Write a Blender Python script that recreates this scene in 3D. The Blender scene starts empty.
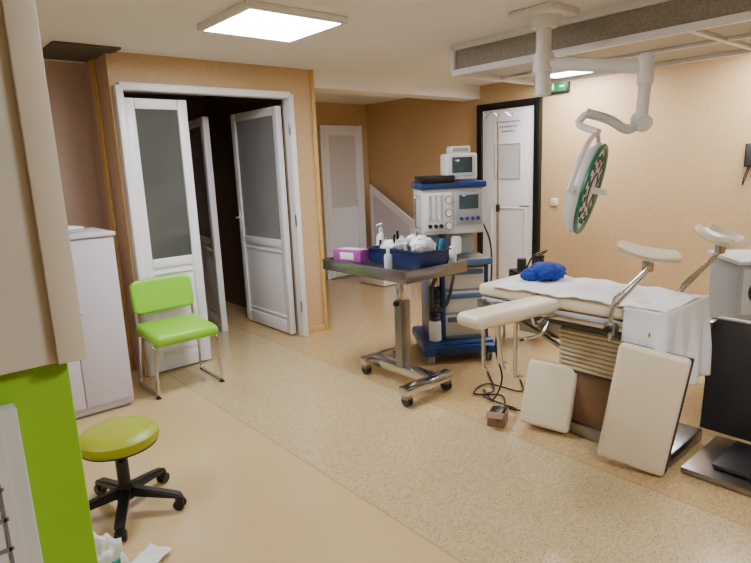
import bpy, bmesh, math, random
from mathutils import Vector, Matrix, Euler
random.seed(3)
R=math.radians
SC=bpy.context.scene
COL=SC.collection
H=1.55
# ------------------------------------------------------------ materials
def lin(c):
    return tuple(((v/255)/12.92 if v/255<=.04045 else ((v/255+.055)/1.055)**2.4) for v in c)
def mat(name,rgb,rough=.5,metal=0,var=.06,scale=8,bump=0.0,bscale=60,emit=None,es=0,trans=0,alpha=1,coat=0):
    m=bpy.data.materials.new(name); m.use_nodes=True
    nt=m.node_tree; N=nt.nodes; L=nt.links
    b=N['Principled BSDF']
    c=lin(rgb)
    tc=N.new('ShaderNodeTexCoord')
    nz=N.new('ShaderNodeTexNoise'); nz.inputs['Scale'].default_value=scale; nz.inputs['Detail'].default_value=4
    L.new(tc.outputs['Object'],nz.inputs['Vector'])
    cr=N.new('ShaderNodeValToRGB')
    cr.color_ramp.elements[0].position=.3; cr.color_ramp.elements[1].position=.7
    cr.color_ramp.elements[0].color=(*[v*(1-var) for v in c],1)
    cr.color_ramp.elements[1].color=(*[min(1,v*(1+var)) for v in c],1)
    L.new(nz.outputs['Fac'],cr.inputs['Fac'])
    L.new(cr.outputs['Color'],b.inputs['Base Color'])
    b.inputs['Roughness'].default_value=rough
    b.inputs['Metallic'].default_value=metal
    if trans: b.inputs['Transmission Weight'].default_value=trans
    if coat: b.inputs['Coat Weight'].default_value=coat
    b.inputs['Alpha'].default_value=alpha
    if bump:
        n2=N.new('ShaderNodeTexNoise'); n2.inputs['Scale'].default_value=bscale; n2.inputs['Detail'].default_value=3
        L.new(tc.outputs['Object'],n2.inputs['Vector'])
        bp=N.new('ShaderNodeBump'); bp.inputs['Strength'].default_value=bump; bp.inputs['Distance'].default_value=.01
        L.new(n2.outputs['Fac'],bp.inputs['Height']); L.new(bp.outputs['Normal'],b.inputs['Normal'])
    if emit:
        b.inputs['Emission Color'].default_value=(*lin(emit),1)
        b.inputs['Emission Strength'].default_value=es
    return m
M={}
M['wall']=mat('wall_paint_orange',(199,168,126),.5,var=.06,scale=30,bump=.25,bscale=140)
M['wallc']=mat('corridor_wall_shaded',(104,80,58),.6,var=.06,scale=30,bump=.15,bscale=140)  # darker brown wall: dimness beyond the doorway is put into the colour
M['wallp']=mat('wall_paint_pink',(186,160,144),.6,var=.04,scale=20,bump=.15,bscale=140)
M['ceil']=mat('ceiling_paint',(234,232,228),.8,var=.015,scale=4)
M['white']=mat('white_pvc',(234,234,240),.3,var=.01)
M['whitep']=mat('white_plastic',(225,225,224),.4,var=.02)
M['lilac']=mat('lilac_white_laminate',(208,202,218),.35,var=.02)
M['cream']=mat('cream_vinyl',(230,218,192),.4,var=.03,bump=.05,bscale=200)
M['sheet']=mat('white_sheet',(236,236,242),.8,var=.02,bump=.15,bscale=14)
M['green']=mat('green_vinyl',(138,206,40),.4,var=.04,bump=.05,bscale=200)
M['olive']=mat('olive_vinyl',(158,166,34),.4,var=.05)
M['lime']=mat('lime_laminate',(134,186,28),.35,var=.03)
M['creamlam']=mat('cream_laminate',(208,204,190),.4,var=.02)
M['creamedge']=mat('cream_edge_band',(222,216,200),.45,var=.02)
M['chrome']=mat('chrome',(205,205,208),.16,1,var=.02)
M['steel']=mat('brushed_steel',(150,149,148),.3,1,var=.06,scale=30)
M['black']=mat('black_plastic',(14,14,16),.4,var=.1)
M['dark']=mat('dark_grey_panel',(50,50,52),.4,var=.06)
M['blackf']=mat('black_frame',(10,11,13),.35)
M['grey']=mat('grey_plastic',(158,161,164),.4,var=.03)
M['lgrey']=mat('light_grey_enamel',(204,206,205),.35,var=.02)
M['blue']=mat('blue_plastic',(18,56,118),.35,var=.05)
M['dblue']=mat('navy_basket_plastic',(20,38,86),.4,var=.08)
M['bluegrey']=mat('blue_grey_trim',(78,106,142),.4)
M['cloth']=mat('blue_cloth',(12,52,150),.75,var=.15,scale=25,bump=.6,bscale=30)
M['wood']=mat('wood_trim',(208,170,100),.45,var=.12,scale=14)
M['brown']=mat('brown_laminate',(126,96,70),.45,var=.12,scale=10)
M['gap']=mat('bellows_shadow_rubber',(158,142,116),.6,var=.05)
M['beigepl']=mat('beige_rubber',(210,196,166),.55,var=.04)
M['glassd']=mat('dark_window_glass',(80,82,80),.08,var=.15,scale=2)
M['glassg']=mat('frosted_window_glass',(146,144,148),.2,var=.06,scale=3)
M['glassw']=mat('pale_frosted_glass',(206,204,204),.3,var=.03,scale=3)
M['purple']=mat('purple_carton',(150,66,150),.5,var=.2,scale=40)
M['pink']=mat('pink_carton',(214,120,170),.5,var=.1,scale=40)
M['teal']=mat('teal_print',(40,140,130),.5,var=.2,scale=30)
M['paper']=mat('white_paper',(226,226,226),.7,var=.03)
M['ink']=mat('grey_print',(120,122,128),.7)
M['clear']=mat('translucent_bottle',(225,232,236),.15,var=.02,trans=.4)
M['screen']=mat('monitor_glass',(58,74,78),.1,var=.1)
M['mesh']=mat('grey_filter_mesh',(180,178,172),.55,var=.15,scale=90)
M['meshs']=mat('side_filter_mesh',(146,140,130),.55,var=.25,scale=90)
M['exit']=mat('exit_sign_green',(10,100,56),.4,emit=(20,150,76),es=.3)
M['dkgreen']=mat('green_rim',(20,110,76),.35)
M['brass']=mat('brown_card',(140,112,84),.6)
M['dusty']=mat('vent_dark',(84,74,62),.7,var=.2,scale=30)
ES=56
M['lamp']=mat('lamp_panel_glow',(255,255,255),.5,emit=(248,251,255),es=ES)
M['lamp2']=mat('lamp_panel_glow_warm',(255,255,255),.5,emit=(252,251,250),es=ES*.88)
M['lamp3']=mat('lamp_small_glow',(255,255,255),.5,emit=(250,251,252),es=ES*.4)

def floor_mat():
    m=bpy.data.materials.new('vinyl_floor'); m.use_nodes=True
    nt=m.node_tree;N=nt.nodes;L=nt.links;b=N['Principled BSDF']
    tc=N.new('ShaderNodeTexCoord')
    sx=N.new('ShaderNodeSeparateXYZ'); L.new(tc.outputs['Object'],sx.inputs[0])
    def math_(op,a,bv,c=None):
        n=N.new('ShaderNodeMath'); n.operation=op
        for i,v in enumerate((a,bv,c)):
            if v is None: continue
            if isinstance(v,(int,float)): n.inputs[i].default_value=v
            else: L.new(v,n.inputs[i])
        return n.outputs[0]
    def mix(fac,a,bv):
        n=N.new('ShaderNodeMix'); n.data_type='RGBA'
        if isinstance(fac,(int,float)): n.inputs[0].default_value=fac
        else: L.new(fac,n.inputs[0])
        for i,v in ((6,a),(7,bv)):
            if isinstance(v,tuple): n.inputs[i].default_value=(*v,1)
            else: L.new(v,n.inputs[i])
        return n.outputs[2]
    x=sx.outputs[0]
    s1=math_('GREATER_THAN',x,1.52); s2=math_('GREATER_THAN',x,2.55)
    strip=math_('SUBTRACT',s1,s2)
    base=mix(strip,lin((204,177,130)),lin((198,176,132)))
    base=mix(s2,base,lin((196,166,116)))
    nz=N.new('ShaderNodeTexNoise'); nz.inputs['Scale'].default_value=1.2; nz.inputs['Detail'].default_value=1
    L.new(tc.outputs['Object'],nz.inputs['Vector'])
    base=mix(math_('MULTIPLY',nz.outputs['Fac'],.12),base,lin((176,148,106)))
    def specks(scale,thr,dk,lt,base,amt):
        vo=N.new('ShaderNodeTexVoronoi'); vo.inputs['Scale'].default_value=scale; vo.voronoi_dimensions='2D'
        L.new(tc.outputs['Object'],vo.inputs['Vector'])
        sc=N.new('ShaderNodeSeparateColor'); L.new(vo.outputs['Color'],sc.inputs[0])
        near=math_('LESS_THAN',vo.outputs['Distance'],thr)
        dark=math_('MULTIPLY',near,math_('GREATER_THAN',sc.outputs[0],dk))
        light=math_('MULTIPLY',near,math_('LESS_THAN',sc.outputs[0],lt))
        base=mix(math_('MULTIPLY',dark,amt),base,lin((96,74,48)))
        return mix(math_('MULTIPLY',light,math_('MULTIPLY',amt,.6)),base,lin((236,222,190)))
    amt=math_('ADD',math_('MULTIPLY',s1,.38),.08)
    base=specks(66,.27,.64,.25,base,amt)
    base=specks(125,.32,.55,.2,base,math_('MULTIPLY',amt,.7))
    for sxp in (1.52,2.55,4.05):
        d=math_('ABSOLUTE',math_('SUBTRACT',x,sxp),0)
        base=mix(math_('MULTIPLY',math_('LESS_THAN',d,.006),.35),base,lin((140,110,70)))
    L.new(base,b.inputs['Base Color'])
    b.inputs['Roughness'].default_value=.17
    return m
M['floor']=floor_mat()

# ------------------------------------------------------------ geometry helpers
def finish(ob,m,parent=None,smooth=False):
    COL.objects.link(ob)
    if m: ob.data.materials.append(M[m])
    if parent: ob.parent=parent
    if smooth:
        for p in ob.data.polygons: p.use_smooth=True
    return ob
def group(name,loc=(0,0,0),rz=0):
    e=bpy.data.objects.new(name,None); e.empty_display_size=.1
    e.location=loc; e.rotation_euler=(0,0,R(rz)); COL.objects.link(e); return e
def autosm(me,ang=40):
    bm=bmesh.new(); bm.from_mesh(me)
    for f in bm.faces: f.smooth=True
    for e in bm.edges:
        e.smooth = (len(e.link_faces)==2 and e.calc_face_angle(0)<R(ang))
    bm.to_mesh(me); bm.free()
def box(par,name,c,s,m,bev=.004,rot=(0,0,0),seg=2):
    me=bpy.data.meshes.new(name); bm=bmesh.new()
    bmesh.ops.create_cube(bm,size=1)
    bmesh.ops.scale(bm,vec=s,verts=bm.verts)
    if bev:
        bev=min(bev,min(s)*.49)
        bmesh.ops.bevel(bm,geom=bm.edges[:],offset=bev,segments=seg,affect='EDGES',profile=.5)
    bm.to_mesh(me); bm.free(); autosm(me,35)
    ob=bpy.data.objects.new(name,me); ob.location=c; ob.rotation_euler=tuple(R(a) for a in rot)
    return finish(ob,m,par)
def cyl(par,name,p0,p1,r,m,r2=None,seg=24,bev=0):
    p0=Vector(p0);p1=Vector(p1);d=p1-p0
    me=bpy.data.meshes.new(name); bm=bmesh.new()
    bmesh.ops.create_cone(bm,cap_ends=True,segments=seg,radius1=r,radius2=r if r2 is None else r2,depth=d.length)
    if bev:
        ed=[e for e in bm.edges if abs(e.verts[0].co.z-e.verts[1].co.z)<1e-6]
        bmesh.ops.bevel(bm,geom=ed,offset=bev,segments=2,affect='EDGES')
    bm.to_mesh(me); bm.free(); autosm(me,40)
    ob=bpy.data.objects.new(name,me); ob.location=(p0+p1)/2
    ob.rotation_mode='QUATERNION'; ob.rotation_quaternion=d.to_track_quat('Z','Y')
    return finish(ob,m,par)
def tube(par,name,pts,r,m,smooth=0,cyclic=False,res=4):
    P=[Vector(p) for p in pts]
    if smooth:
        Q=[]
        n=len(P)
        for i,p in enumerate(P):
            if not cyclic and i in(0,n-1): Q.append(p); continue
            a=P[i-1];b=P[(i+1)%n]
            da=(a-p);db=(b-p)
            k=min(smooth,da.length*.45,db.length*.45)
            s=p+da.normalized()*k; e=p+db.normalized()*k
            for t in range(7):
                t/=6; Q.append(s*(1-t)**2+p*2*t*(1-t)+e*t*t)
        P=Q
    cu=bpy.data.curves.new(name,'CURVE'); cu.dimensions='3D'; cu.bevel_depth=r; cu.bevel_resolution=res; cu.use_fill_caps=True
    sp=cu.splines.new('POLY'); sp.points.add(len(P)-1)
    for q,p in zip(sp.points,P): q.co=(*p,1)
    sp.use_cyclic_u=cyclic
    tmp=bpy.data.objects.new('tmp',cu); COL.objects.link(tmp)
    dg=bpy.context.evaluated_depsgraph_get()
    me=bpy.data.meshes.new_from_object(tmp.evaluated_get(dg)); me.name=name
    bpy.data.objects.remove(tmp)
    ob=bpy.data.objects.new(name,me)
    ob.data.materials.clear()
    return finish(ob,m,par,True)
def spline(pts,n=8):
    P=[Vector(p) for p in pts]; P=[P[0]*2-P[1]]+P+[P[-1]*2-P[-2]]
    out=[]
    for i in range(1,len(P)-2):
        a,b,c,d=P[i-1:i+3]
        for k in range(n):
            t=k/n
            out.append(.5*((2*b)+(c-a)*t+(2*a-5*b+4*c-d)*t*t+(3*b-a-3*c+d)*t**3))
    out.append(P[-2]); return out
def lathe(par,name,prof,m,loc=(0,0,0),rot=None,seg=40):
    me=bpy.data.meshes.new(name); bm=bmesh.new(); rings=[]
    for r,z in prof:
        if r<1e-5: rings.append([bm.verts.new((0,0,z))])
        else: rings.append([bm.verts.new((r*math.cos(2*math.pi*i/seg),r*math.sin(2*math.pi*i/seg),z)) for i in range(seg)])
    for a,b in zip(rings,rings[1:]):
        if len(a)==1 and len(b)==1: continue
        for i in range(seg):
            j=(i+1)%seg
            if len(a)==1: bm.faces.new((a[0],b[i],b[j]))
            elif len(b)==1: bm.faces.new((a[i],a[j],b[0]))
            else: bm.faces.new((a[i],a[j],b[j],b[i]))
    bmesh.ops.recalc_face_normals(bm,faces=bm.faces)
    bm.to_mesh(me); bm.free(); autosm(me,35)
    ob=bpy.data.objects.new(name,me); ob.location=loc
    if rot is not None:
        ob.rotation_mode='QUATERNION'; ob.rotation_quaternion=rot
    return finish(ob,m,par)
def prism(par,name,poly,axis,a0,a1,m,bev=.003):
    me=bpy.data.meshes.new(name); bm=bmesh.new()
    def mk(p,a):
        if axis=='x': return (a,p[0],p[1])
        if axis=='y': return (p[0],a,p[1])
        return (p[0],p[1],a)
    v0=[bm.verts.new(mk(p,a0)) for p in poly]; v1=[bm.verts.new(mk(p,a1)) for p in poly]
    bm.faces.new(v0); bm.faces.new(v1[::-1]); n=len(poly)
    for i in range(n): bm.faces.new((v0[i],v0[(i+1)%n],v1[(i+1)%n],v1[i]))
    bmesh.ops.recalc_face_normals(bm,faces=bm.faces)
    if bev: bmesh.ops.bevel(bm,geom=bm.edges[:],offset=bev,segments=2,affect='EDGES')
    bm.to_mesh(me); bm.free(); autosm(me,35)
    return finish(bpy.data.objects.new(name,me),m,par)
def surf(par,name,fn,nu,nv,m,thick=.003):
    me=bpy.data.meshes.new(name)
    V=[fn(i/nu,j/nv) for j in range(nv+1) for i in range(nu+1)]
    F=[(j*(nu+1)+i,j*(nu+1)+i+1,(j+1)*(nu+1)+i+1,(j+1)*(nu+1)+i) for j in range(nv) for i in range(nu)]
    me.from_pydata(V,[],F); me.update()
    ob=bpy.data.objects.new(name,me); finish(ob,m,par,True)
    if thick:
        md=ob.modifiers.new('s','SOLIDIFY'); md.thickness=thick; md.offset=0
    return ob
def blob(par,name,c,s,m,amp=.15,freq=3,seed=0,sub=4):
    from mathutils import noise
    me=bpy.data.meshes.new(name); bm=bmesh.new()
    bmesh.ops.create_icosphere(bm,subdivisions=sub,radius=1)
    for v in bm.verts:
        n=noise.noise(v.co*freq+Vector((seed,seed*2,0)))+.5*noise.noise(v.co*freq*2.3+Vector((seed,0,5)))
        v.co*=1+amp*n
        if v.co.z<-.75: v.co.z=-.75
        v.co=Vector((v.co.x*s[0],v.co.y*s[1],v.co.z*s[2]))
    bm.to_mesh(me); bm.free()
    ob=bpy.data.objects.new(name,me); ob.location=c
    return finish(ob,m,par,True)
def caster(par,name,x,y,r=.035,z0=0,m='black'):
    cyl(par,name+'_wheel_a',(x-.022,y,z0+r),(x-.006,y,z0+r),r,m,bev=.004)
    cyl(par,name+'_wheel_b',(x+.006,y,z0+r),(x+.022,y,z0+r),r,m,bev=.004)
    box(par,name+'_fork',(x,y,z0+r*1.7),(.05,r*1.5,r*.9),'steel' if m!='black' else 'black',.006)
    cyl(par,name+'_stem',(x,y,z0+2*r),(x,y,z0+2*r+.02),.01,'steel')

# ------------------------------------------------------------ room shell
CZ=2.42
XL,YB,XR,YA,YF=-1.6,-2.2,5.5,4.43,6.5
fl=box(None,'floor',((XL+XR)/2,(YB+YF+.4)/2,-.05),(XR-XL+.6,YF-YB+.8,.1),'floor',0)
off=fl.location.copy()
for v in fl.data.vertices: v.co+=off
fl.location=(0,0,0)
box(None,'ceiling',((XL+XR)/2,(YB+YF+.4)/2,CZ+.05),(XR-XL+.6,YF-YB+.8,.1),'ceil',0)
T=.12
box(None,'wall_right',(XR+T/2,(YB+YF)/2,CZ/2),(T,YF-YB+.24,CZ),'wall',0)
box(None,'wall_far',((3.13+XR)/2,YF+T/2,CZ/2),(XR-3.13,T,CZ),'wall',0)
box(None,'wall_back',((XL+XR)/2,YB-T/2,CZ/2),(XR-XL,T,CZ),'wall',0)
box(None,'wall_left',(XL-T/2,(YB+5.0)/2,CZ/2),(T,5.0-YB,CZ),'wallp',0)
box(None,'wall_recess',((XL+1.37)/2,5.0+T/2,CZ/2),(1.37-XL,T,CZ),'wallp',0)
DL,DR,DT=1.41,2.86,2.19
w=group('wall_door')
box(w,'lintel',((1.37+3.13)/2,YA+.06,(DT+CZ)/2),(3.13-1.37,.12,CZ-DT),'wall',0)
box(w,'pier_right',((DR+3.13)/2,YA+.06,DT/2),(3.13-DR,.12,DT),'wall',0)
box(w,'pier_left',((1.37+DL)/2,YA+.06,DT/2),(DL-1.37,.12,DT),'wall',0)
box(None,'wall_return_left',(1.37+.03,(YA+.12+5.12)/2,CZ/2),(.06,5.12-YA-.12,CZ),'wallp',0)
box(None,'wall_alcove_left',(3.13-.025,(YA+.12+YF+.12)/2,CZ/2),(.05,YF-YA,CZ),'wall',0)
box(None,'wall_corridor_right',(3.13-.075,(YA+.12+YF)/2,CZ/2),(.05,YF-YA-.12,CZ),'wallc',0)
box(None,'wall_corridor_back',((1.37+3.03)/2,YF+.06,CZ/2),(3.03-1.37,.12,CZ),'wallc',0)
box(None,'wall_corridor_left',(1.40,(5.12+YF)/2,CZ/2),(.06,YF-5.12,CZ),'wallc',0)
box(None,'ceiling_beam',((3.13+XR)/2,YA+.12,2.345),(XR-3.13,.24,.15),'ceil',0)
box(None,'trim_corner',(3.118,YA-.008,CZ/2),(.035,.02,CZ),'wood',.002)
box(None,'trim_recess',(1.37-.012,4.72,CZ/2),(.02,.09,CZ),'wood',.002)
box(None,'baseboard_door_wall',((DR+.03+3.13)/2,YA-.006,.03),(3.13-DR-.03,.012,.06),'wood',.002)
box(None,'baseboard_right',(XR-.006,(YB+3.55)/2,.03),(.012,3.55-YB,.06),'wood',.002)
box(None,'baseboard_far',(3.9,YF-.006,.03),(1.4,.012,.06),'wood',.002)

# ------------------------------------------------------------ PVC doors
def leaf(par,name,w_,h,glass,split,loc,rz,handle=True,hside=1):
    e=bpy.data.objects.new(name,None); COL.objects.link(e); e.parent=par; e.location=loc; e.rotation_euler=(0,0,R(rz))
    st=.075; th=.055
    box(e,'stile_a',(st/2,0,h/2),(st,th,h),'white',.008)
    box(e,'stile_b',(w_-st/2,0,h/2),(st,th,h),'white',.008)
    box(e,'rail_top',(w_/2,0,h-st/2),(w_-2*st,th-.004,st),'white',.008)
    box(e,'rail_mid',(w_/2,0,split),(w_-2*st,th-.004,st),'white',.008)
    box(e,'rail_bottom',(w_/2,0,.06),(w_-2*st,th-.004,.12),'white',.008)
    box(e,'glass_pane',(w_/2,0,(split+h)/2-.02),(w_-2*st+.01,.02,h-split-st-.0),glass,0)
    box(e,'lower_panel',(w_/2,0,(split+.12)/2),(w_-2*st+.01,.026,split-.12),'white',.002)
    for s in (-1,1):
        for zz in (.16,split-.08):
            box(e,'panel_bead',(w_/2,s*.018,zz),(w_-2*st-.02,.012,.015),'white',.003)
    if handle:
        hx=w_-st/2 if hside>0 else st/2
        for s in (-1,1):
            box(e,'handle_plate',(hx,s*(th/2+.004),1.05),(.028,.008,.2),'white',.003)
            cyl(e,'handle_neck',(hx,s*(th/2),1.08),(hx,s*(th/2+.045),1.08),.008,'whitep')
            cyl(e,'handle_lever',(hx,s*(th/2+.045),1.08),(hx-hside*.11,s*(th/2+.045),1.08),.009,'whitep')
    return e
d1=group('door_1')
fw=.055
box(d1,'frame_left',(DL+fw/2-.02,YA-.01,DT/2),(fw,.1,DT),'white',.008)
box(d1,'frame_right',(DR-fw/2+.02,YA-.01,DT/2),(fw,.1,DT),'white',.008)
box(d1,'frame_top',((DL+DR)/2,YA-.01,DT-fw/2+.02),(DR-DL-.02,.1,fw),'white',.008)
leaf(d1,'leaf_closed',.47,2.09,'glassd',.86,(DL+.035,YA-.005,.015),0,False)
d5=group('door_2')
leaf(d5,'leaf_open',.86,2.09,'glassg',.86,(2.79,YA+.06,.015),90)
for zz in (.3,1.1,1.9):
    cyl(d5,'hinge',(2.815,YA-.065,zz-.05),(2.815,YA-.065,zz+.05),.009,'chrome')
d2=group('door_3')
leaf(d2,'leaf',.7,2.05,'glassg',.86,(2.42,5.2,.015),80,True)
box(d2,'frame_post',(2.40,5.16,1.03),(.06,.06,2.06),'white',.006)
d3=group('door_4')
box(d3,'frame_left',(4.66,YF-.03,1.06),(.06,.06,2.12),'white',.006)
box(d3,'frame_right',(5.33,YF-.03,1.06),(.06,.06,2.12),'white',.006)
box(d3,'frame_top',(4.995,YF-.03,2.09),(.61,.06,.06),'white',.006)
leaf(d3,'leaf',.61,2.05,'glassw',.95,(4.69,YF-.035,.01),0)
d4=group('door_5')
for y in (3.62,4.40):
    box(d4,'frame_side',(XR-.03,y,1.1),(.06,.07,2.2),'blackf',.004)
box(d4,'frame_top',(XR-.03,4.01,2.165),(.06,.71,.07),'blackf',.004)
box(d4,'leaf',(XR-.02,4.01,1.065),(.04,.70,2.12),'white',.004)
def molding(cy,cz,wy,hz):
    for s in (-1,1):
        box(d4,'molding',(XR-.044,cy+s*wy/2,cz),(.012,.014,hz),'lgrey',.003)
        box(d4,'molding',(XR-.044,cy,cz+s*hz/2),(.012,wy,.014),'lgrey',.003)
molding(4.0,1.55,.34,.38); molding(4.0,.62,.46,.8)
box(d4,'window_pane',(XR-.042,4.0,1.55),(.004,.33,.37),'glassw',0)
for i,(zz,ww) in enumerate(((1.98,.34),(1.93,.26),(1.88,.2))):
    n=int(ww/.03)
    for k in range(n):
        box(d4,'sign_letter',(XR-.042,4.0+(k-(n-1)/2)*.03,zz),(.003,.018,.02),'ink',0)
cyl(d4,'handle',(XR-.05,3.70,1.05),(XR-.09,3.70,1.05),.01,'chrome'); cyl(d4,'handle_lever',(XR-.09,3.70,1.05),(XR-.09,3.80,1.05),.009,'chrome')
g=group('light_switch',(XR,3.42,1.1)); box(g,'plate',(-.007,0,0),(.012,.08,.08),'whitep',.003); box(g,'rocker',(-.015,0,0),(.006,.05,.05),'lgrey',.003)
g=group('wall_phone',(XR,1.60,1.52)); box(g,'base',(-.02,0,0),(.04,.09,.19),'black',.01); box(g,'handset',(-.06,0,0),(.035,.045,.17),'dark',.014)
tube(g,'cord',spline([(-.05,0,-.08),(-.05,.03,-.18),(-.03,.04,-.24),(-.02,.0,-.08)]),.004,'black')

# ------------------------------------------------------------ ceiling things
def panel_light(name,cx,cy,w_,d_,m,zz=CZ,hh=.06):
    g=group(name,(cx,cy,zz))
    t=.03
    box(g,'frame_a',(0,-d_/2+t/2,-hh/2),(w_,t,hh),'white',.003)
    box(g,'frame_b',(0,d_/2-t/2,-hh/2),(w_,t,hh),'white',.003)
    box(g,'frame_c',(-w_/2+t/2,0,-hh/2),(t,d_-2*t,hh),'white',.003)
    box(g,'frame_d',(w_/2-t/2,0,-hh/2),(t,d_-2*t,hh),'white',.003)
    box(g,'diffuser',(0,0,-hh+.006),(w_-2*t,d_-2*t,.008),m,0)
panel_light('ceiling_light_panel',1.93,3.11,.66,.62,'lamp',CZ,.04)
panel_light('ceiling_light_panel',5.02,3.1,.6,.6,'lamp2')
panel_light('ceiling_light_panel',5.02,1.3,.6,.6,'lamp2')
panel_light('ceiling_light_panel',1.6,-.2,.6,.6,'lamp')  # out of view near the camera, added to brighten the room
panel_light('ceiling_light_panel',-.6,2.6,.6,.6,'lamp3')  # unseen weaker panel on the left, added as extra light
g=group('ceiling_vent_grille',(1.22,4.56,CZ))
for s in (-1,1):
    box(g,'rim',(0,s*.28,-.006),(.42,.03,.012),'dusty',.002); box(g,'rim',(s*.2,0,-.006),(.03,.54,.012),'dusty',.002)
box(g,'void',(0,0,-.003),(.38,.54,.004),'black',0)
for k in range(13): box(g,'slat',(0,-.24+k*.04,-.012),(.37,.004,.022),'dusty',0,rot=(35,0,0))
g=group('laminar_flow_ceiling_unit')
x0,x1,y0,y1,z0,z1=3.47,4.6,-.3,3.05,2.22,CZ
for x in (x0,x1):
    for z in (z0,z1-.018): box(g,'rail_long',(x,(y0+y1)/2,z),(.04,y1-y0,.042),'white',.003)
for y in (y0,y1):
    for z in (z0,z1-.018): box(g,'rail_short',((x0+x1)/2,y,z),(x1-x0,.04,.042),'white',.003)
    for x in (x0,x1): box(g,'corner_post',(x,y,(z0+z1)/2),(.04,.04,z1-z0-.02),'white',.003)
box(g,'side_mesh_a',(x0+.008,(y0+y1)/2,(z0+z1)/2),(.006,y1-y0-.03,z1-z0-.03),'meshs',0)
box(g,'side_mesh_b',(x1-.008,(y0+y1)/2,(z0+z1)/2),(.006,y1-y0-.03,z1-z0-.03),'meshs',0)
box(g,'end_mesh_a',((x0+x1)/2,y1-.008,(z0+z1)/2),(x1-x0-.03,.006,z1-z0-.03),'meshs',0)
box(g,'end_mesh_b',((x0+x1)/2,y0+.008,(z0+z1)/2),(x1-x0-.03,.006,z1-z0-.03),'meshs',0)
for k in range(4):
    ya=y0+(y1-y0)*k/4; yb=y0+(y1-y0)*(k+1)/4
    box(g,'filter_panel',((x0+x1)/2,(ya+yb)/2,z0+.012),(x1-x0-.06,yb-ya-.04,.006),'mesh',0)
    if k: box(g,'crossbar',((x0+x1)/2,ya,z0),(x1-x0-.03,.035,.025),'white',.003)
box(g,'middle_bar',((x0+x1)/2,(y0+y1)/2,z0-.002),(.03,y1-y0-.04,.02),'white',.003)
panel_light('recessed_led_panel',4.22,2.48,.30,.52,'lamp3',2.218,.022)
g=group('exit_sign',(XR,3.42,2.28)); box(g,'bracket',(-.02,0,0),(.04,.3,.13),'black',.004); box(g,'face',(-.042,-.02,0),(.006,.22,.1),'exit',.001)
box(g,'arrow',(-.046,-.08,0),(.003,.05,.02),'paper',0); box(g,'figure',(-.046,.02,0),(.003,.025,.06),'paper',0)

# ------------------------------------------------------------ surgical lamp
g=group('surgical_lamp')
lx,ly=3.17,2.07
box(g,'ceiling_plate',(lx+.0,ly,CZ-.02),(.3,.3,.04),'whitep',.01)
cyl(g,'ceiling_canopy',(lx,ly,CZ-.04),(lx,ly,CZ-.10),.10,'whitep',.075)
cyl(g,'column',(lx,ly,CZ-.08),(lx,ly,1.96),.045,'whitep')
cyl(g,'column_end',(lx,ly,1.96),(lx,ly,1.93),.050,'whitep',bev=.006)
cyl(g,'hub',(lx,ly,2.06),(lx,ly,2.18),.062,'whitep',bev=.01)
e2=(3.33,1.52,2.03)
tube(g,'extension_arm',[(lx,ly,2.12),e2],.038,'whitep')
cyl(g,'elbow_hub',(3.33,1.52,1.93),(3.33,1.52,2.10),.044,'whitep',bev=.01)
tube(g,'drop_arm',[(3.33,1.52,1.95),(3.33,1.53,1.78)],.033,'whitep')
cyl(g,'knuckle',(3.30,1.50,1.72),(3.36,1.56,1.76),.05,'whitep',bev=.01)
tube(g,'spring_arm',spline([(3.33,1.53,1.74),(3.27,1.58,1.70),(3.2,1.66,1.76),(3.12,1.75,1.80)]),.027,'lgrey')
n=Vector((.31,-.91,-.25)).normalized()
C=Vector((3.05,1.70,1.38))
q=n.to_track_quat('Z','Y')
upd=(Vector((0,0,1))-n*n.z).normalized(); side=n.cross(upd)
k_=.94
yk=[Vector((3.12,1.75,1.80)),Vector((3.10,1.78,1.74)),C+upd*.31-n*.02]
tube(g,'yoke_stem',spline(yk),.020,'whitep')
arc=[C+(upd*math.cos(a)+side*math.sin(a))*.297-n*.03 for a in [R(x) for x in range(-90,91,10)]]
tube(g,'yoke_ring',arc,.013,'whitep')
for s in (-1,1): cyl(g,'yoke_pivot',C+side*s*.30-n*.03,C+side*s*.24-n*.02,.02,'whitep')
lathe(g,'lamp_shell',[(r_*k_,z_) for r_,z_ in [(0,-.085),(.1,-.082),(.2,-.06),(.262,-.025),(.275,.0),(.275,.015),(.262,.025),(.25,.02)]],'lgrey',C,q,56)
lathe(g,'green_rim',[(r_*k_,z_) for r_,z_ in [(.268,.020),(.278,.032),(.268,.042),(.245,.038),(.24,.02)]],'dkgreen',C,q,56)
lathe(g,'lamp_glass',[(.228,.028),(.12,.034),(0,.036)],'glassw',C,q,56)
lathe(g,'dark_ring',[(.10,.034),(.10,.040),(.085,.040),(.085,.034)],'dark',C,q,56)
for rr,nn in ((.185,16),(.14,10)):
    for k in range(nn):
        a=R(k*360/nn); p=C+(upd*math.cos(a)+side*math.sin(a))*rr+n*.03
        cyl(g,'led',p,p+n*.008,.017,'dark',seg=14)
cyl(g,'sterile_handle',C+n*.03,C+n*.12,.020,'whitep',.015,bev=.004)

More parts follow.
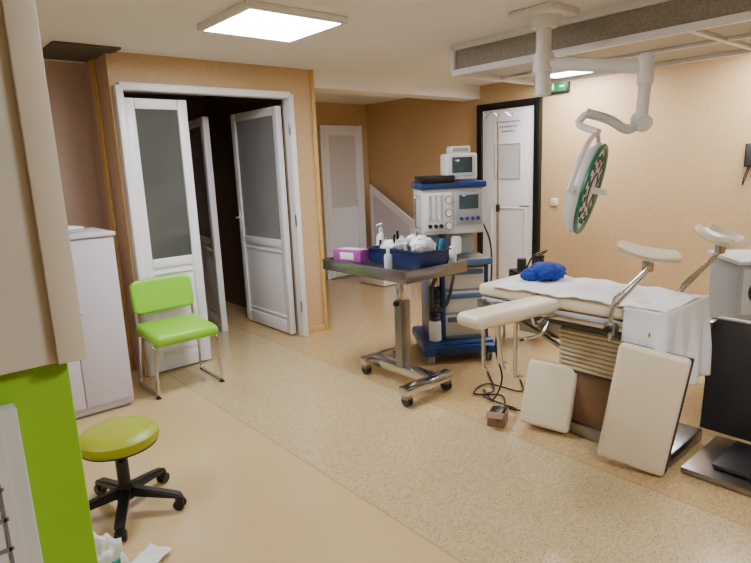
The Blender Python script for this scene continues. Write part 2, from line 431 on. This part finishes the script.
# ------------------------------------------------------------ foreground reception cabinet + notice board
g=group('reception_cabinet')
Yc=1.0
box(g,'upper_body',(-.30,Yc+.2,1.26+.5),(1.03,.4,1.0),'creamlam',.004)
box(g,'upper_edge_strip',(.197,Yc-.006,1.76),(.042,.012,1.0),'creamedge',.002)
box(g,'lower_body',(-.32,Yc+.22,.63),(1.03,.4,1.256),'lime',.004)
g=group('notice_board')
box(g,'frame',(-.14,Yc-.0,.88),(.5,.03,.66),'lgrey',.003); box(g,'sheet',(-.145,Yc-.018,.88),(.46,.004,.62),'paper',0)
for k in range(11): box(g,'print_line',(-.125,Yc-.021,1.14-k*.05),(.40,.002,.006),'ink',0)
for k in range(6): box(g,'print_rule',(-.32+k*.078,Yc-.021,.89),(.004,.002,.5),'ink',0)

# ------------------------------------------------------------ storage cabinet
g=group('storage_cabinet',(.82,4.15,0))
box(g,'body',(0,.01,.6),(.6,.46,1.16),'lilac',.004); box(g,'top',(0,0,1.19),(.62,.5,.025),'lilac',.003)
box(g,'plinth',(0,.01,.015),(.56,.42,.03),'grey',.002)
box(g,'door_a',(-.15,-.23,.62),(.295,.018,1.1),'lilac',.003); box(g,'door_b',(.15,-.23,.62),(.295,.018,1.1),'lilac',.003)
for s in (-1,1): cyl(g,'knob',(s*.03,-.24,.7),(s*.03,-.265,.7),.012,'chrome')
g=group('paper_folder',(.82,4.12,1.204),12); box(g,'cover',(0,0,.012),(.3,.21,.022),'grey',.003); box(g,'pages',(.004,0,.03),(.28,.2,.012),'paper',.001)

# ------------------------------------------------------------ visitor chair
g=group('visitor_chair',(1.52,4.08,0),-2)
for s in (-1,1):
    x=s*.225
    tube(g,'side_frame',[(x*.93,.235,.765),(x*.95,.19,.41),(x,-.19,.395),(x*1.05,-.205,.012),(x*1.05,.21,.012),(x*.98,.16,.38)],.012,'chrome',.06)
tube(g,'cross_bar_front',[(-.225,-.17,.39),(.225,-.17,.39)],.010,'chrome')
tube(g,'cross_bar_rear',[(-.215,.15,.39),(.215,.15,.39)],.010,'chrome')
for sx in (-1,1):
    for yy in (-.19,.19): box(g,'foot_pad',(sx*.236,yy,.006),(.03,.04,.012),'black',.003)
box(g,'seat',(0,-.02,.425),(.47,.45,.085),'green',.038,seg=5,rot=(2,0,0))
def bk(u,v):
    x=(u-.5)*.46; z=.535+v*.25
    k=max(0,abs(u-.5)*2-.8)/.2
    y=.19+(z-.56)*.16+.03*(1-(2*u-1)**2)
    e=.03*k*k
    z=z+(e if v<.5 else -e)*abs(2*v-1)
    return (x,y,z)
o=surf(g,'backrest',bk,16,8,'green',.045)
b=o.modifiers.new('b','BEVEL'); b.width=.018; b.segments=3; b.limit_method='ANGLE'

# ------------------------------------------------------------ round stool
g=group('swivel_stool',(.665,2.65,0),20)
dz=-.065
lathe(g,'seat',[(r_,z_+dz) for r_,z_ in [(0,.400),(.13,.400),(.165,.406),(.178,.428),(.175,.455),(.155,.472),(.10,.480),(0,.482)]],'olive')
lathe(g,'seat_shell',[(r_,z_+dz) for r_,z_ in [(0,.388),(.14,.39),(.168,.403),(.168,.41),(0,.41)]],'black')
cyl(g,'gas_lift',(0,0,.10),(0,0,.26),.028,'black'); cyl(g,'piston',(0,0,.26),(0,0,.32),.016,'black')
box(g,'mechanism',(0,0,.313),(.14,.1,.02),'black',.005)
cyl(g,'hub',(0,0,.07),(0,0,.135),.045,'black',.035)
for k in range(5):
    a=R(k*72+10); c,s=math.cos(a),math.sin(a)
    o=prism(g,'leg',[(.03,.125),(.24,.085),(.26,.075),(.26,.058),(.03,.078)],'y',-.022,.022,'black',.006); o.rotation_euler=(0,0,a)
    cx,cy=c*.25,s*.25
    for t in (-1,1):
        cyl(g,'caster_wheel',(cx-s*t*.006,cy+c*t*.006,.026),(cx-s*t*.024,cy+c*t*.024,.026),.026,'black',bev=.004)
    cyl(g,'caster_hood',(cx,cy,.035),(cx,cy,.062),.02,'black')

# ------------------------------------------------------------ instrument trolley
g=group('instrument_trolley')
tx,ty,tz=2.71,2.98,.865
box(g,'table_top',(tx,ty,tz),(.58,.88,.022),'steel',.004)
for s in (-1,1):
    box(g,'rim',(tx+s*.287,ty,tz-.010),(.014,.89,.08),'steel',.003); box(g,'rim',(tx,ty+s*.44,tz-.010),(.57,.014,.08),'steel',.003)
px,py=2.68,2.86
box(g,'under_channel',(tx,ty,tz-.03),(.12,.6,.035),'steel',.003)
box(g,'column_outer',(px,py,.36),(.095,.07,.52),'steel',.006)
box(g,'column_inner',(px,py,.735),(.065,.045,.26),'chrome',.004)
box(g,'height_knob',(px-.055,py,.6),(.04,.03,.03),'black',.006)
box(g,'spine',(px,2.87,.11),(.10,.62,.06),'chrome',.006)
box(g,'rail_near',(2.60,2.55,.11),(.46,.08,.06),'chrome',.01); box(g,'rail_far',(2.78,3.2,.11),(.42,.08,.06),'chrome',.01)
for i,(x,y) in enumerate(((2.41,2.55),(2.79,2.55),(2.61,3.2),(2.95,3.2))): caster(g,f'caster_{i+1}',x,y,.038,0,'dark')
zt=tz+.0125
g=group('glove_box',(2.56,3.25,zt),15); box(g,'carton',(0,0,.045),(.13,.24,.085),'purple',.002); box(g,'label',(0,0,.045),(.132,.12,.05),'paper',.001)
box(g,'top_label',(0,0,.088),(.09,.2,.003),'pink',0); box(g,'slot',(0,0,.0905),(.03,.12,.002),'paper',0)
def basket(loc,rz,w_,d_,h):
    g=group('storage_basket',loc,rz); t=.006
    box(g,'bottom',(0,0,.004),(w_-.02,d_-.02,.008),'dblue',.002)
    for s in (-1,1):
        box(g,'side',(s*(w_/2-.006),0,h/2),(t,d_,h),'dblue',.002,rot=(0,s*6,0)); box(g,'end',(0,s*(d_/2-.006),h/2),(w_,t,h),'dblue',.002,rot=(-s*6,0,0))
        box(g,'rim',(s*(w_/2+.002),0,h),(.018,d_+.03,.01),'dblue',.003); box(g,'rim',(0,s*(d_/2+.002),h),(w_+.01,.018,.01),'dblue',.003)
    return g
g=basket((2.72,3.03,zt),5,.2,.20,.10)
for k in range(12):
    a=random.uniform(-.06,.06);b_=random.uniform(-.07,.07)
    cyl(g,'syringe',(a,b_,.02),(a+random.uniform(-.03,.03),b_+random.uniform(-.03,.03),random.uniform(.13,.22)),.009,random.choice(['clear','paper','bluegrey','black']))
blob(g,'gauze',(0,-.02,.105),(.07,.07,.045),'paper',.4,3,2)
g=basket((2.73,2.73,zt),-4,.26,.32,.11)
for k in range(18):
    a=random.uniform(-.09,.09);b_=random.uniform(-.13,.13)
    cyl(g,'packet',(a,b_,.02),(a+random.uniform(-.04,.04),b_+random.uniform(-.03,.03),random.uniform(.13,.20)),.012,random.choice(['clear','paper','teal','paper','whitep']))
for k in range(8):
    blob(g,'glove',(random.uniform(-.08,.08),-.12+k*.034,.125+random.uniform(0,.025)),(.05,.04,.045),'clear' if k%3==0 else 'paper',.6,3.4,k+4,3)
def bottle(name,loc,r,h,m,cap,pump=False):
    g=group(name,loc)
    lathe(g,'body',[(0,0),(r*.95,0),(r,.008),(r,h*.75),(r*.8,h*.86),(r*.35,h*.92),(r*.35,h)],m,seg=24)
    cyl(g,'cap',(0,0,h*.96),(0,0,h+.02),r*.42,cap)
    if pump:
        cyl(g,'pump_stem',(0,0,h+.02),(0,0,h+.05),.006,cap); box(g,'pump_head',(0,0,h+.055),(.022,.03,.014),cap,.004)
        tube(g,'pump_nozzle',[(0,0,h+.055),(-.05,-.02,h+.055),(-.06,-.022,h+.045)],.005,cap,.01)
    return g
bottle('disinfectant_pump_bottle',(2.83,3.23,zt),.036,.19,'whitep','white',True)
bottle('saline_bottle',(2.51,2.80,zt),.028,.11,'clear','white')
bottle('small_bottle',(2.93,2.60,zt),.025,.13,'whitep','white')
bottle('antiseptic_bottle',(2.93,2.96,zt),.022,.15,'brass','white')

# ------------------------------------------------------------ anaesthesia machine
g=group('anesthesia_machine',(3.46,3.10,0),-34); g.scale=(.9,.95,1)
box(g,'base',(0,0,.12),(.64,.58,.09),'blue',.03,seg=4)
box(g,'base_foot_left',(-.28,-.2,.1),(.10,.3,.07),'blue',.02); box(g,'base_foot_right',(.28,-.2,.1),(.10,.3,.07),'blue',.02)
box(g,'base_bumper',(0,-.31,.10),(.62,.05,.08),'blue',.02)
for i,(x,y) in enumerate(((-.26,-.3),(.26,-.3),(-.26,.22),(.26,.22))): caster(g,f'caster_{i+1}',x,y,.04,0,'grey')
box(g,'drawer_cabinet',(.07,0,.47),(.40,.42,.62),'grey',.015)
for s in (-1,1): box(g,'cabinet_side_trim',(.07+s*.195,-.2,.47),(.035,.05,.63),'blue',.01)
for k in range(3):
    box(g,'drawer_front',(.07,-.215,.28+k*.19),(.35,.02,.17),'lgrey',.008); box(g,'drawer_handle',(.07,-.232,.33+k*.19),(.32,.024,.04),'bluegrey',.008)
box(g,'side_column',(-.19,.02,.47),(.09,.34,.62),'bluegrey',.01)
for k in range(14): 
    lathe(g,'absorber_bellows',[(.045,.0),(.055,.01),(.045,.02)],'dark',(-.2,-.21,.33+k*.02),seg=20)
cyl(g,'absorber_canister',(-.2,-.21,.16),(-.2,-.21,.33),.055,'whitep',bev=.01)
cyl(g,'absorber_top',(-.2,-.21,.61),(-.2,-.21,.70),.05,'chrome',bev=.008)
box(g,'work_surface',(0,-.05,.80),(.58,.52,.03),'steel',.006)
box(g,'work_edge',(0,-.31,.80),(.58,.02,.05),'bluegrey',.006)
box(g,'back_column',(0,.15,.93),(.50,.14,.24),'grey',.008)
box(g,'upper_body',(0,.06,1.18),(.56,.34,.36),'lgrey',.015)
box(g,'flow_panel',(-.13,-.115,1.18),(.25,.012,.30),'whitep',.004)
for k in range(3):
    cyl(g,'flow_tube',(-.21+k*.05,-.125,1.12),(-.21+k*.05,-.125,1.31),.010,'clear'); cyl(g,'flow_knob',(-.21+k*.05,-.12,1.07),(-.21+k*.05,-.155,1.07),.016,'black')
for k,(x,z) in enumerate(((-.04,1.27),(-.04,1.17),(-.04,1.07))):
    cyl(g,'gauge_bezel',(x,-.118,z),(x,-.135,z),.032,'dark'); cyl(g,'gauge_face',(x,-.135,z),(x,-.138,z),.027,'paper')
box(g,'ventilator_panel',(.14,-.115,1.20),(.24,.014,.26),'grey',.004)
box(g,'ventilator_screen',(.14,-.124,1.25),(.17,.006,.11),'screen',.002)
for k in range(4): cyl(g,'control_knob',(.07+k*.05,-.12,1.12),(.07+k*.05,-.145,1.12),.014,'blue')
box(g,'blue_band',(0,.05,1.385),(.60,.38,.05),'blue',.015)
box(g,'shelf_folder',(-.14,-.02,1.435),(.30,.28,.05),'black',.006)
cyl(g,'vaporizer_a',(-.1,-.1,.84),(-.1,-.1,.98),.045,'blue',bev=.01); cyl(g,'vaporizer_dial',(-.1,-.1,.98),(-.1,-.1,1.0),.035,'black')
cyl(g,'vaporizer_b',(.03,-.1,.84),(.03,-.1,.98),.045,'whitep',bev=.01)
mm=.10
box(g,'monitor_body',(mm,.05,1.52),(.28,.22,.21),'whitep',.02,seg=3)
box(g,'monitor_bezel',(mm,-.062,1.53),(.23,.01,.16),'lgrey',.006); box(g,'monitor_screen',(mm,-.068,1.535),(.18,.006,.12),'screen',.002)
box(g,'top_device',(mm,.05,1.652),(.18,.14,.055),'whitep',.01); box(g,'top_device_panel',(mm,-.022,1.652),(.14,.004,.03),'grey',0)
def corr(pts,name):
    P=spline(pts,14); tube(g,name,P,.013,'dark')
    for i in range(0,len(P)-1,1):
        d=(P[i+1]-P[i]).normalized(); cyl(g,name+'_rib',P[i]-d*.002,P[i]+d*.002,.017,'dark',seg=10)
corr([(-.2,-.25,.68),(-.26,-.36,.60),(-.24,-.38,.45),(-.12,-.34,.50),(-.05,-.30,.70)],'breathing_hose')
tube(g,'gas_hose',spline([(.29,.0,1.1),(.36,-.05,.9),(.35,-.1,.6),(.33,0,.3),(.3,.1,.2)]),.008,'black')
tube(g,'side_handle',[(-.29,-.1,1.3),(-.33,-.1,1.3),(-.33,-.1,1.06),(-.29,-.1,1.06)],.009,'chrome',.02)

# IV stand
g=group('iv_stand',(4.55,3.45,0))
cyl(g,'pole_lower',(0,0,.06),(0,0,1.1),.014,'chrome'); cyl(g,'pole_upper',(0,0,1.1),(0,0,1.98),.009,'chrome'); cyl(g,'collar',(0,0,1.07),(0,0,1.14),.02,'black')
for k in range(5):
    a=R(k*72); tube(g,'foot',[(0,0,.08),(math.cos(a)*.26,math.sin(a)*.26,.05)],.011,'chrome'); 
    lathe(g,'foot_wheel',[(0,0),(.018,.004),(.022,.022),(.018,.04),(0,.044)],'black',(math.cos(a)*.26,math.sin(a)*.26,0),seg=16)
for s in (-1,1): tube(g,'hook',spline([(0,0,1.97),(s*.05,-s*.04,2.0),(s*.10,-s*.08,1.96),(s*.115,-s*.09,2.0)]),.006,'chrome')

g=group('suction_pump',(4.15,2.8,0),-30)
box(g,'shelf',(0,0,.50),(.40,.3,.02),'steel',.003)
for sx in (-1,1):
    for sy in (-1,1): cyl(g,'leg',(sx*.18,sy*.13,.0),(sx*.18,sy*.13,.49),.012,'chrome')
box(g,'lower_shelf',(0,0,.2),(.38,.28,.02),'steel',.003)
box(g,'pump_body',(.0,0,.57),(.32,.2,.12),'black',.015)
for s in (-1,1): cyl(g,'jar',(s*.08,-.0,.63),(s*.08,-.0,.73),.04,'dark',bev=.006)
cyl(g,'jar_lid',(.08,0,.73),(.08,0,.745),.045,'black')
tube(g,'pump_hose',spline([(.08,0,.74),(.1,-.1,.80),(-.05,-.14,.76),(-.12,-.12,.6)]),.007,'black')

# ------------------------------------------------------------ gynaecological table
g=group('gynecological_examination_table')
TX0,TX1,TYF=2.73,3.21,1.09
TXC=(TX0+TX1)/2; TW=TX1-TX0
box(g,'floor_base',(3.0,1.45,.04),(.42,.80,.07),'steel',.01)
box(g,'base_cover',(2.95,1.48,.22),(.26,.34,.30),'brown',.006)
box(g,'base_cover_cap',(2.95,1.48,.375),(.28,.36,.02),'dark',.004)
for k in range(9):
    z=.39+k*.026; box(g,'bellows_fold',(2.95,1.50,z),(.28,.40,.018),'beigepl',.006); box(g,'bellows_gap',(2.95,1.50,z+.013),(.26,.38,.012),'gap',.002)
box(g,'under_frame',(2.97,1.64,.66),(.38,1.04,.05),'dark',.006)
for x in (TX0-.01,TX1+.01):
    box(g,'side_rail',(x,1.65,.70),(.012,1.08,.03),'chrome',.002)
    for yy in (1.16,1.5,1.9,2.13): box(g,'rail_spacer',(x+(.012 if x<3 else -.012),yy,.70),(.03,.03,.025),'steel',.002)
box(g,'frame_plate',(TXC,1.65,.715),(TW-.02,1.10,.03),'lgrey',.004)
box(g,'head_section',(TXC,2.02,.775),(TW,.40,.075),'cream',.025,seg=4)
box(g,'seat_section',(TXC,(TYF+.02+1.80)/2,.775),(TW,1.78-TYF,.075),'cream',.025,seg=4)
def sh(u,v):
    y=TYF-.005+v*1.02; x=TX0-.012+u*(TW+.03)
    z=.818+.005*math.sin(v*19+u*3)+.004*math.sin(u*11+v*5)+.003*math.sin(v*43-u*9)
    if v>.93: z+=.004*math.sin(u*20)
    return (x,y,z)
surf(g,'sheet',sh,24,60,'sheet',.003)
def dr(u,v):
    A=.20
    L=u*(A+TW+.03); rc=.035
    if L<A-rc: x,y,nx,ny=TX0-.012,TYF-.005+A-L,-1,0
    elif L<A+rc:
        a=(L-A+rc)/(2*rc)*math.pi/2
        nx,ny=-math.cos(a),-math.sin(a); x=TX0-.012+rc*(1+nx)*.8; y=TYF-.005+rc*(1+ny)*.8
    else: x,y,nx,ny=TX0-.012+(L-A),TYF-.005,0,-1
    d=v*(.46+.03*math.sin(L*6+1))
    vv=min(1,v*1.6)**1.3
    w_=(.016*math.sin(L*38+.8*v)+.009*math.sin(L*71+1+1.5*v))*vv+.02*v+.004
    return (x+nx*w_,y+ny*w_,.820-d)
surf(g,'sheet_drape',dr,160,30,'sheet',.003)
for y,l in ((2.17,.42),(2.05,.36),(1.93,.42)):
    tube(g,'hanging_bar',[(TX0-.01,y,.70),(TX0-.01,y,.70-l),(TX0+.06,y,.70-l-.02)],.012,'chrome',.02)
    box(g,'clamp',(TX0-.02,y,.70),(.04,.05,.05),'steel',.006)
tube(g,'brace',[(2.84,2.15,.66),(2.92,1.65,.42)],.014,'steel'); tube(g,'brace_b',[(3.14,2.15,.66),(3.02,1.65,.42)],.014,'steel')
tube(g,'crank',[(TX0,1.72,.66),(2.68,1.72,.60),(2.68,1.84,.54),(2.63,1.84,.54)],.009,'chrome',.02)
box(g,'pedal_bar',(2.85,1.78,.10),(.18,.05,.03),'steel',.004)
box(g,'actuator',(2.98,1.9,.56),(.12,.3,.12),'steel',.01)
box(g,'arm_board',(2.41,1.75,.775),(.60,.18,.07),'cream',.032,seg=5,rot=(0,0,-8))
box(g,'arm_board_plate',(2.46,1.75,.734),(.46,.11,.012),'lgrey',.003,rot=(0,0,-8))
tube(g,'arm_board_bracket',[(2.58,1.73,.73),(2.62,1.73,.66),(TX0,1.73,.68)],.012,'chrome',.02)
tube(g,'arm_board_stay',[(2.31,1.76,.73),(2.36,1.76,.50),(2.40,1.77,.46)],.010,'chrome',.02)
def goepel(x,y,z,xb,yb,rz,s):
    def fn(u,v):
        a=(u-.5)*2.1; l=(v-.5)*.27
        r=.078
        wv=(1-.45*abs(2*v-1)**2.2)
        X=math.sin(a)*r*wv*1.25; Z=-math.cos(a)*r*.8+.02*(2*v-1)**2
        c,s_=math.cos(R(rz)),math.sin(R(rz))
        return (x+X*c-l*s_,y+X*s_+l*c,z+Z+l*.18)
    o=surf(g,'leg_support_shell',fn,18,18,'cream',.036)
    b=o.modifiers.new('b','BEVEL'); b.width=.013; b.segments=3; b.limit_method='ANGLE'
    cyl(g,'leg_support_joint',(x,y,z-.13),(x,y,z-.06),.026,'chrome',bev=.005)
    tube(g,'leg_support_post',[(x,y,z-.10),(x+.01*s,y+.02,z-.15),(xb,yb,.80),(xb,yb,.64)],.013,'chrome',.03)
    tube(g,'leg_support_stay',[(x-.02*s,y-.02,z-.10),(xb-.02*s,yb-.02,.86),(xb,yb,.80)],.008,'chrome',.02)
    box(g,'leg_support_clamp',(xb,yb,.70),(.045,.06,.06),'steel',.008)
    cyl(g,'leg_support_knob',(xb,yb,.70),(xb-.05*s,yb,.70),.018,'black',bev=.004)
goepel(2.76,1.20,1.13,TX0-.035,1.34,25,1)
goepel(3.37,1.09,1.15,TX1+.035,1.24,-35,-1)
box(g,'foot_section_panel',(3.29,.88,.37),(.05,.40,.62),'dark',.006,rot=(0,5,0))
box(g,'foot_section_pad',(3.325,.88,.38),(.04,.38,.60),'cream',.015,rot=(0,5,0))
box(g,'foot_section_hinge',(3.27,1.08,.66),(.10,.06,.03),'steel',.004)
box(g,'foot_plate',(3.03,.80,.02),(.48,.40,.03),'steel',.004); box(g,'foot_pedal',(3.05,.78,.05),(.34,.22,.02),'dark',.005)

g=group('blue_cloth_bundle',(3.10,1.97,.862)); blob(g,'bundle',(0,0,0),(.12,.11,.06),'cloth',.22,2.6,7)
blob(g,'bundle_fold',(-.09,.05,-.015),(.06,.07,.04),'cloth',.3,3,9)

g=group('leg_section_cushion',(2.665,1.165,0),-73.3)
box(g,'pad',(.015,-.01,.335),(.315,.06,.62),'cream',.022,seg=4,rot=(0,8,0))
box(g,'backing_board',(.022,.024,.335),(.32,.012,.61),'dark',.003,rot=(0,8,0))
g=group('wedge_cushion',(2.75,1.72,0),-71)
box(g,'pad',(0,.02,.21),(.28,.09,.38),'cream',.02,seg=4,rot=(-14,5,0))
g=group('cardboard_box',(2.62,1.98,0),25)
box(g,'bottom',(0,0,.004),(.13,.1,.008),'brass',.001)
for s in (-1,1): box(g,'wall',(s*.063,0,.04),(.005,.1,.08),'brass',.001); box(g,'wall',(0,s*.048,.04),(.12,.005,.08),'brass',.001); box(g,'flap',(s*.085,0,.085),(.05,.1,.004),'brass',.001,rot=(0,s*25,0))
box(g,'charger',(0,0,.055),(.10,.07,.07),'black',.006)
g=group('power_cable')
tube(g,'cable_a',spline([(2.86,1.85,.03),(2.82,2.05,.012),(2.95,2.2,.012),(2.85,2.35,.012),(3.05,2.4,.012),(3.1,2.15,.012),(3.3,2.3,.012)]),.006,'black')
tube(g,'cable_b',spline([(2.84,2.0,.012),(2.86,2.28,.012),(3.0,2.3,.012),(3.25,2.55,.012)]),.006,'black')
tube(g,'cable_c',spline([(2.80,2.1,.62),(2.78,2.12,.4),(2.82,2.1,.2),(2.86,2.2,.012),(2.95,2.35,.012)]),.006,'black')

# ------------------------------------------------------------ right: grey cart with dial
g=group('electrosurgical_cart',(4.12,1.1,0),-48)
box(g,'body',(0,0,.5),(.42,.4,.78),'grey',.02,seg=3); box(g,'top',(0,0,.90),(.46,.44,.03),'lgrey',.01)
box(g,'front_panel',(0,-.203,.72),(.38,.012,.28),'lgrey',.006)
cyl(g,'dial_ring',(-.08,-.205,.72),(-.08,-.225,.72),.08,'dark',bev=.004); cyl(g,'dial_face',(-.08,-.225,.72),(-.08,-.232,.72),.065,'grey')
for k in range(3): box(g,'drawer',(0,-.203,.2+k*.13),(.36,.012,.11),'lgrey',.004)
for i,(x,y) in enumerate(((-.17,-.16),(.17,-.16),(-.17,.16),(.17,.16))): caster(g,f'caster_{i+1}',x,y,.035)

# ------------------------------------------------------------ alcove objects
g=group('folding_screen_panel')
prism(g,'board',[(6.35,0.02),(6.35,1.30),(5.45,.80),(5.45,.02)],'x',5.38,5.41,'white',.004)
prism(g,'inner_panel',[(6.27,.1),(6.27,1.16),(5.53,.75),(5.53,.1)],'x',5.372,5.38,'lilac',.002)
for y in (5.6,6.3): box(g,'foot',(5.39,y,.01),(.1,.04,.02),'grey',.003)
g=group('low_storage_box',(5.05,5.7,0),0)
box(g,'body',(0,0,.16),(.5,.5,.3),'white',.01); box(g,'lid',(0,0,.325),(.53,.53,.03),'lgrey',.008); box(g,'stripe',(-.251,0,.2),(.004,.44,.03),'grey',0)
for sx in (-1,1):
    for sy in (-1,1): cyl(g,'foot',(sx*.2,sy*.2,0),(sx*.2,sy*.2,.012),.02,'black')

# ------------------------------------------------------------ bag lower left
g=group('plastic_bag',(.42,2.16,0))
blob(g,'bag',(0,0,.10),(.08,.08,.13),'paper',.45,2.2,3)
box(g,'print',(.025,-.07,.12),(.06,.01,.06),'teal',.003,rot=(10,0,20))
g=group('paper_leaflet',(.60,2.20,0),30)
surf(g,'sheet',lambda u,v:((u-.5)*.16,(v-.5)*.11,.012+.010*abs(math.sin(u*7+v*4))),14,10,'paper',.003)

# ------------------------------------------------------------ world, camera
w=bpy.data.worlds.new('world'); SC.world=w; w.use_nodes=True
w.node_tree.nodes['Background'].inputs[0].default_value=(.9,.85,.8,1); w.node_tree.nodes['Background'].inputs[1].default_value=.05
f=570.;p=math.atan(.202);r=math.atan2(112,2822);th=R(40.5)
s,c=math.sin(th),math.cos(th)
fw_=Vector((s*math.cos(p),c*math.cos(p),-math.sin(p))); r0=Vector((c,-s,0)); u0=r0.cross(fw_)
rt=r0*math.cos(r)-u0*math.sin(r); up=r0*math.sin(r)+u0*math.cos(r)
cam=bpy.data.cameras.new('camera'); cam.lens=f/751*36; cam.sensor_width=36; cam.clip_start=.02
co=bpy.data.objects.new('camera',cam); COL.objects.link(co)
mx=Matrix((rt,up,-fw_)).transposed().to_4x4(); mx.translation=Vector((0,0,H)); co.matrix_world=mx
SC.camera=co
